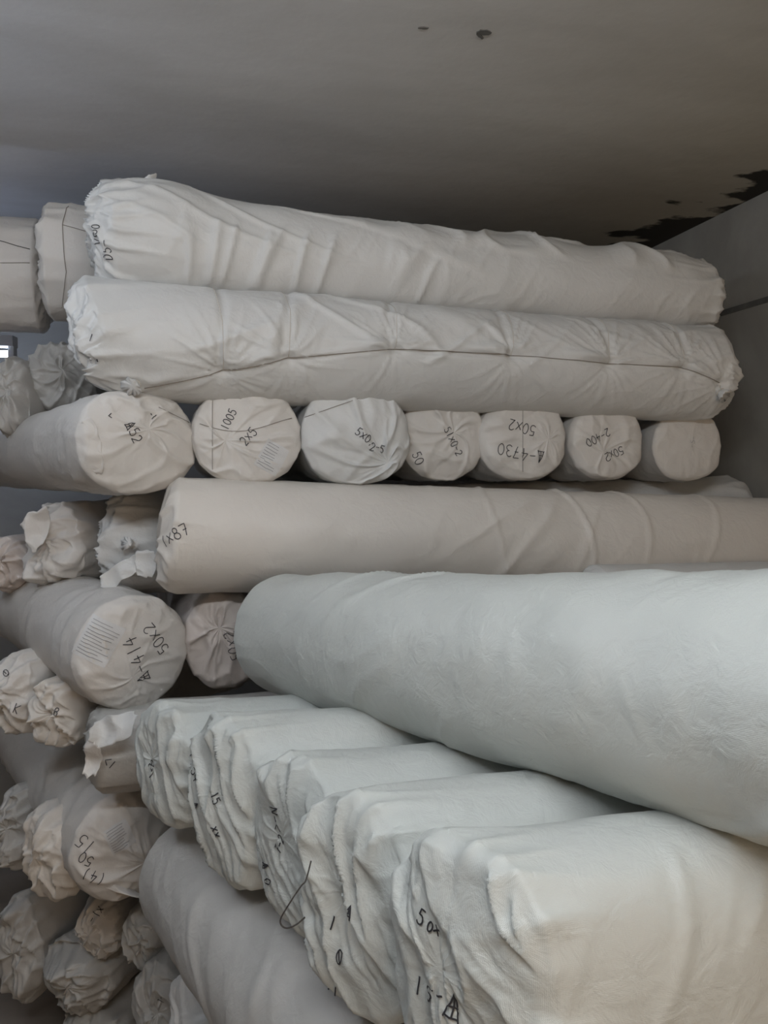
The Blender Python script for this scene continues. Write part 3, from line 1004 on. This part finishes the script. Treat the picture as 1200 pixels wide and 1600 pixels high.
# ------------------------------------------------------------------ foreground row of squeezed rolls
def low_roll(label, px, py, Y, ry, rz, sd, ln, cp, mat=M_GREEN, yaw=13, nl=200, nc=150):
    e0 = P(px, py, Y)
    dr = np.array([math.cos(math.radians(yaw)), math.sin(math.radians(yaw)), 0])
    c = dict(h=0.032, m=3.5, k=(0.0, 0.1), pleat=0.0015, freq=1.4, swirl=0.05, pit=0.0, crumple=0.006, cf=7, win=0.98, crease=0.012, cdir=-52, fx=2.6, fl=0.6, skew=0.052)
    c.update(cp)
    return Roll(label, e0, e0 + dr * ln, (ry, rz), None, mat, sd, nc, nl, 60, cap=c,
                wr=dict(lump=0.004, fold=0.004, fs=8, fa=3, skew=0.5, end=0.010, er=0.05, mask=0.1), group=G_LOW, square=2.6)


K5 = low_roll('hindmost small roll of the foreground row, left of all the others', 264, 1194, 1.56, 0.105, 0.122, 75, 1.5, dict(pleat=0.004, crumple=0.003, crease=0.008, cdir=-75))
K4 = low_roll('second roll from the back in the foreground row, draped folds over its end', 362, 1250, 1.36, 0.102, 0.150, 74, 1.5, dict(crumple=0.010, crease=0.014, cdir=-62))
K3 = low_roll('middle roll of the foreground row with a squared tucked corner on top', 474, 1320, 1.19, 0.098, 0.140, 73, 1.5, dict(crumple=0.010))
K2 = low_roll('second nearest roll of the foreground row with a torn gathered end', 566, 1408, 1.01, 0.098, 0.147, 72, 1.6, dict(crumple=0.009, crease=0.014))
K1 = low_roll('nearest roll of the foreground row, cream side filling the lower right corner', 744, 1528, 0.82, 0.108, 0.152, 71, 1.46, dict(crumple=0.007, crease=0.014), nl=240, nc=180)

l0 = P(318, 1362, 1.70)
Lr = Roll('roll under the foreground row, slanting from the stack down toward the viewer', l0, l0 + np.array([0.56, -0.83, 0.0]) * 1.55, (0.145, 0.140), None, M_GREY, 81, 144, 160, 30,
          cap=dict(h=0.05, m=2.2, pleat=0.004, freq=1.5), wr=dict(lump=0.007, fold=0.006, fs=5, fa=2, skew=-0.8, end=0.003), group='large rolls laid toward the viewer')

# ------------------------------------------------------------------ upper left background rolls
T1 = Roll('short tied roll end just left of the topmost roll', P(84, 411, 2.40), P(84, 411, 2.40) + RX * 1.6, (0.15, 0.172), None, M_WARM, 91, 120, 80, 30,
          cap=dict(h=0.025, m=3.5, k=(0.4, -0.2), pleat=0.010, freq=1.4, crumple=0.008, cf=6, crease=0.008), wr=dict(lump=0.006, fold=0.006, fs=8, end=0.01), group=G_MAIN)
T1.twine([(0.035, 30), (0.03, 65), (0.12, 75)], 0.0011, M_TWINE)
T1.twine([(0.03, 65), (0.035, 110), (0.02, 150)], 0.0011, M_TWINE)
T0 = Roll('bluish roll at the upper left edge crossed by thin twine', P(62, 434, 2.62), P(62, 434, 2.62) - RX * 1.2, (0.16, 0.185), None, M_WARM, 92, 112, 70, 20,
          wr=dict(lump=0.006, fold=0.006, fs=7), group=G_MAIN)
T0.twine([(0.0, 74), (0.10, 64), (0.2, 78)], 0.0012, M_TWINE_D)
T0.twine([(0.0, 88), (0.2, 92)], 0.0012, M_TWINE)


def crumpled(label, px, py, Y, rx, rz, yaw, ln, sd, mat, h=0.08, cr=0.03, cf=6, k=(0.2, 0.1), freq=1.2, pleat=0.013, tilt=0.0):
    e0 = P(px, py, Y)
    dr = unit(np.array([math.sin(math.radians(yaw)), math.cos(math.radians(yaw)), tilt]))
    return Roll(label, e0, e0 + dr * ln, (rx, rz), None, mat, sd, 112, 40, 40,
                cap=dict(h=h, m=1.7, k=k, pleat=pleat, freq=freq, swirl=0.3, pit=0.0, crumple=cr * 1.4, cf=cf, win=0.99, crease=0.018, cdir=70 + 37 * (sd % 4), fx=1.8),
                wr=dict(lump=0.012, lf=7, fold=0.010, fs=8, fa=4, end=0.014, er=0.08), group=G_LEFT, endon=True)


U1 = crumpled('crumpled bluish roll end directly under the lit tube at the left edge', 22, 622, 2.45, 0.062, 0.125, 5, 0.9, 101, M_GREY, h=0.07, cr=0.03)
U2 = crumpled('smooth bluish grey roll end between the lit tube and the laced roll', 96, 590, 2.52, 0.105, 0.115, -10, 0.9, 102, M_GREY, h=0.06, cr=0.012, pleat=0.015)
V1 = crumpled('roll end with a big folded-over cloth corner left of the two-lobed tied end', 92, 850, 2.32, 0.105, 0.125, 25, 1.0, 103, M_WARM, h=0.08, cr=0.045, cf=5)
V2 = crumpled('small pinkish crumpled roll end at the left edge above the sheet-labelled roll', 10, 880, 2.40, 0.085, 0.085, 10, 0.8, 104, M_PINK, h=0.07, cr=0.04)
W1 = crumpled('marked crumpled roll end at the left edge below the body of the sheet-labelled roll', 30, 1085, 2.12, 0.075, 0.115, 30, 0.9, 105, M_WARM, h=0.07, cr=0.03)
W2 = crumpled('creased cream roll end just left of the hanging tongue of cloth', 98, 1112, 2.06, 0.075, 0.095, 30, 0.9, 106, M_BEIGE, h=0.06, cr=0.03)
Y1 = crumpled('thin wrinkled roll end at the left edge beside the bracket-marked roll', 32, 1290, 2.35, 0.055, 0.128, 30, 0.9, 107, M_GREY, h=0.06, cr=0.03)
Y2 = crumpled('rounded smooth roll end snug against the left side of the bracket-marked roll', 84, 1330, 2.08, 0.090, 0.135, 32, 0.9, 108, M_BEIGE, h=0.06, cr=0.014, pleat=0.01)
Z1 = crumpled('crumpled roll end right below the bracket-marked roll', 160, 1445, 2.30, 0.064, 0.099, 20, 0.8, 109, M_WARM, h=0.06, cr=0.03)
Z2 = crumpled('small roll end with a pale folded tip tucked under the slanting roll', 230, 1462, 2.15, 0.067, 0.098, 15, 0.8, 110, M_GREY, h=0.06, cr=0.025)
Z3 = crumpled('grey-green crumpled bundle low at the left of the picture', 125, 1520, 2.35, 0.129, 0.112, 20, 0.8, 111, M_GREY, h=0.08, cr=0.05, cf=5)
Z4 = crumpled('tall shadowed crumpled bundle in the bottom left corner', 38, 1480, 2.42, 0.086, 0.173, 25, 0.8, 112, M_GREY, h=0.07, cr=0.04)
Z5 = low_roll('pale pointed roll end at the bottom edge beside the slanting roll', 306, 1608, 1.58, 0.070, 0.110, 113, 1.45, dict(crumple=0.006, crease=0.012, skew=0.03), mat=M_WHITE, nl=60, nc=96)
Z6 = crumpled('shadowed roll end with faint marks at the bottom, left of the pale pointed one', 252, 1570, 2.05, 0.073, 0.124, 10, 0.7, 114, M_GREY, h=0.05, cr=0.02)
Z7 = crumpled('dark crumpled bundle at the bottom edge, lowest of the left part', 150, 1612, 2.35, 0.116, 0.081, 15, 0.8, 115, M_GREY, h=0.07, cr=0.05, cf=5)
V1.flap([P(28, 812, 2.20), P(80, 785, 2.20), P(68, 850, 2.19), P(48, 868, 2.18)], seed=31, amp=0.014)
CR[0].flap([P(60, 660, 2.22), P(100, 642, 2.20), P(98, 690, 2.18), P(78, 712, 2.2)], seed=33, amp=0.02)


# ------------------------------------------------------------------ writing, labels and threads
c1, c2, c3, c4, c5, c6, c7 = CR
A.write(166, 390, 'D5-', 15, 88)
A.write(146, 362, 'V50', 13, 80)
B.write(143, 528, '1', 12, -20); B.write(152, 562, '-', 12, 80)
c1.write(210, 675, 'A52', 16, -60); c1.write(238, 650, '-1', 9, -40); c1.write(172, 650, '<', 9, 10)
c2.write(357, 655, '1005', 13, 65); c2.write(388, 682, '2x5', 15, 50)
c2.paper(425, 715, 40, 46, -30, 9)
c3.write(572, 683, '5x0,', 13, -35); c3.write(590, 700, '2-5', 12, -15)
c4.write(654, 716, '50', 15, -65); c4.write(708, 690, '51x0-2', 12, -62)
c5.write(815, 668, '50x2', 17, 168); c5.write(813, 708, 'A-4730', 19, 170)
c6.write(934, 684, '2-400', 13, 205); c6.write(958, 709, '50x2', 13, 205)
c7.write(1082, 690, '-5-', 9, 80, w=0.001, mat=M_PRINT)
F.write(270, 836, '1x87', 19, 28)
Dk1.write(215, 1030, 'A-414', 23, 112); Dk1.write(243, 998, '50x2', 20, 130)
Dk1.paper(154, 1002, 56, 66, -28, 11)
Dk2.write(364, 1010, '50x2', 18, 105)
E1.write(133, 1318, '15', 22, 140); E1.write(134, 1342, '50', 18, 150); E1.write(146, 1369, '(4)', 18, 155)
E1.paper(187, 1308, 38, 44, 30, 9)
K5.write(238, 1195, '20', 13, 60); K5.write(237, 1212, '1', 16, -40)
K4.write(304, 1200, '1-54', 16, -70); K4.write(338, 1247, '15', 14, -60); K4.write(338, 1300, 'xx', 14, -70); K4.write(308, 1258, 'A', 13, -60)
K3.write(432, 1280, 'N-<', 20, -80); K3.write(438, 1318, '7-2', 16, 60); K3.write(418, 1365, 'A-0', 18, -75)
K2.write(545, 1428, 'A', 30, -20); K2.write(521, 1442, '1', 24, -20); K2.write(532, 1495, 'Q', 24, -15); K2.write(520, 1545, ',1', 20, -10)
K1.write(660, 1434, '5', 26, -25); K1.write(674, 1448, '0', 18, -25); K1.write(686, 1452, 'x', 24, -25); K1.write(656, 1540, '1', 30, -10); K1.write(672, 1552, '5', 30, -15); K1.write(688, 1555, '-', 22, 10); K1.write(712, 1570, 'A', 48, -12)
X.write(172, 1192, '<1', 14, -40)
W1.write(10, 1052, 'Q', 14, 30); W1.write(26, 1108, 'K', 15, -20); W2.write(88, 1112, '8', 14, -20)
Z1.write(150, 1428, '-1x', 12, 60); Z6.write(252, 1560, '1-', 12, 70)
F2.write(150, 845, 'Nx', 14, 60)
c5.twine([(0.0, 0), (0.02, 4)], 0.001, M_TWINE, n=4)
# threads hanging in front of the upper row
def thread(roll, pts, r=0.0008, mat=None):
    out = []
    for (px, py) in pts:
        d = Vector(ray(px, py)).normalized()
        h, nn, i, dist = roll.bvh().ray_cast(Vector((0, 0, CAM_Z)), d)
        if h is not None:
            out.append(np.array(h) + np.array(-d) * 0.002)
    if len(out) > 1:
        V, Fc = tube(out, r, 5)
        roll.add('thread', V, Fc, mat or M_TWINE)


thread(c5, [(817, 625 + k * 8) for k in range(15)])
thread(c2, [(332, 622 + k * 8) for k in range(15)])
thread(c2, [(312 + k * 12, 662 + 12 * math.sin(k * 0.33)) for k in range(13)])
thread(c1, [(248 + k * 8, 636 + k * 4) for k in range(7)])
thread(c3, [(476 + k * 12, 652 - k * 4.2) for k in range(9)])
def flap_on(roll, px4, seed, amp=0.008, lift=0.006, mat=None):
    # a tuck of the same sack cloth lying on the roll
    hits = []
    for (px, py) in px4:
        d = Vector(ray(px, py)).normalized()
        h, nn, i, dist = roll.bvh().ray_cast(Vector((0, 0, CAM_Z)), d)
        hits.append(dist)
    good = [h for h in hits if h is not None]
    m = sum(good) / len(good)
    cs = []
    for (px, py), h in zip(px4, hits):
        d = Vector(ray(px, py)).normalized()
        cs.append(np.array([0, 0, CAM_Z]) + np.array(d) * ((h or m) - lift))
    roll.flap(cs, seed=seed, amp=amp, freq=22, mat=mat, name='tucked_fold')


flap_on(E1, [(150, 1362), (214, 1392), (222, 1404), (160, 1388)], 65, 0.006, 0.003)
flap_on(c1, [(122, 656), (150, 650), (168, 735), (140, 742)], 66, 0.010, 0.004)
# dark string loop hanging at the torn end of the second nearest roll
lp = [P(486, 1345, 0.985), P(478, 1375, 0.97), P(470, 1385, 0.965), P(452, 1412, 0.96), P(438, 1438, 0.96), P(446, 1450, 0.96), P(462, 1445, 0.962), P(478, 1432, 0.968)]
sm = []
for i in range(len(lp) - 1):
    p0_, p1_, p2_, p3_ = lp[max(i - 1, 0)], lp[i], lp[i + 1], lp[min(i + 2, len(lp) - 1)]
    for k in range(8):
        t = k / 8
        sm.append(0.5 * (2 * p1_ + (p2_ - p0_) * t + (2 * p0_ - 5 * p1_ + 4 * p2_ - p3_) * t * t + (3 * p1_ - p0_ - 3 * p2_ + p3_) * t ** 3))
V, Fc = tube(sm, 0.0011, 6)
K2.add('string_loop', V, Fc, M_TWINE_D)


# ------------------------------------------------------------------ lower courses of the stack, hidden from here
def copy_roll(roll, off, label, group):
    src = roll.root
    r = src.copy()
    COL.objects.link(r)
    r.location = [src.location[i] + float(off[i]) for i in range(3)]
    r['label'] = label; r['group'] = group
    for ch in src.children:
        if ch.name.split('.')[0] not in ('wrapper', 'end_face'):
            continue
        c = ch.copy()
        COL.objects.link(c)
        c.parent = r


HID = 'plain roll hidden in the lower courses beneath the foreground row'
HG = 'rolls hidden in the lower courses'
for k in (K1, K2, K3, K4):
    copy_roll(k, (0, 0, -0.57), HID, HG); copy_roll(k, (0, 0, -1.14), HID, HG)
copy_roll(Z5, (0, 0, -0.56), HID, HG)
for i in (1, 2, 3):
    copy_roll(Lr, RX * 0.31 * i + np.array([0, 0, 0.0]), HID, HG)
for i in (0, 1, 2, 3):
    copy_roll(Lr, RX * (0.31 * i + 0.06) + np.array([0, 0, -0.57]), HID, HG)
HID2 = 'plain roll hidden in the courses behind the big diagonal roll'
HG2 = 'rolls hidden behind the big diagonal roll'
for i in (1, 2, 3):
    copy_roll(Dk2, RX * (0.27 * i + 0.04), HID2, HG2)
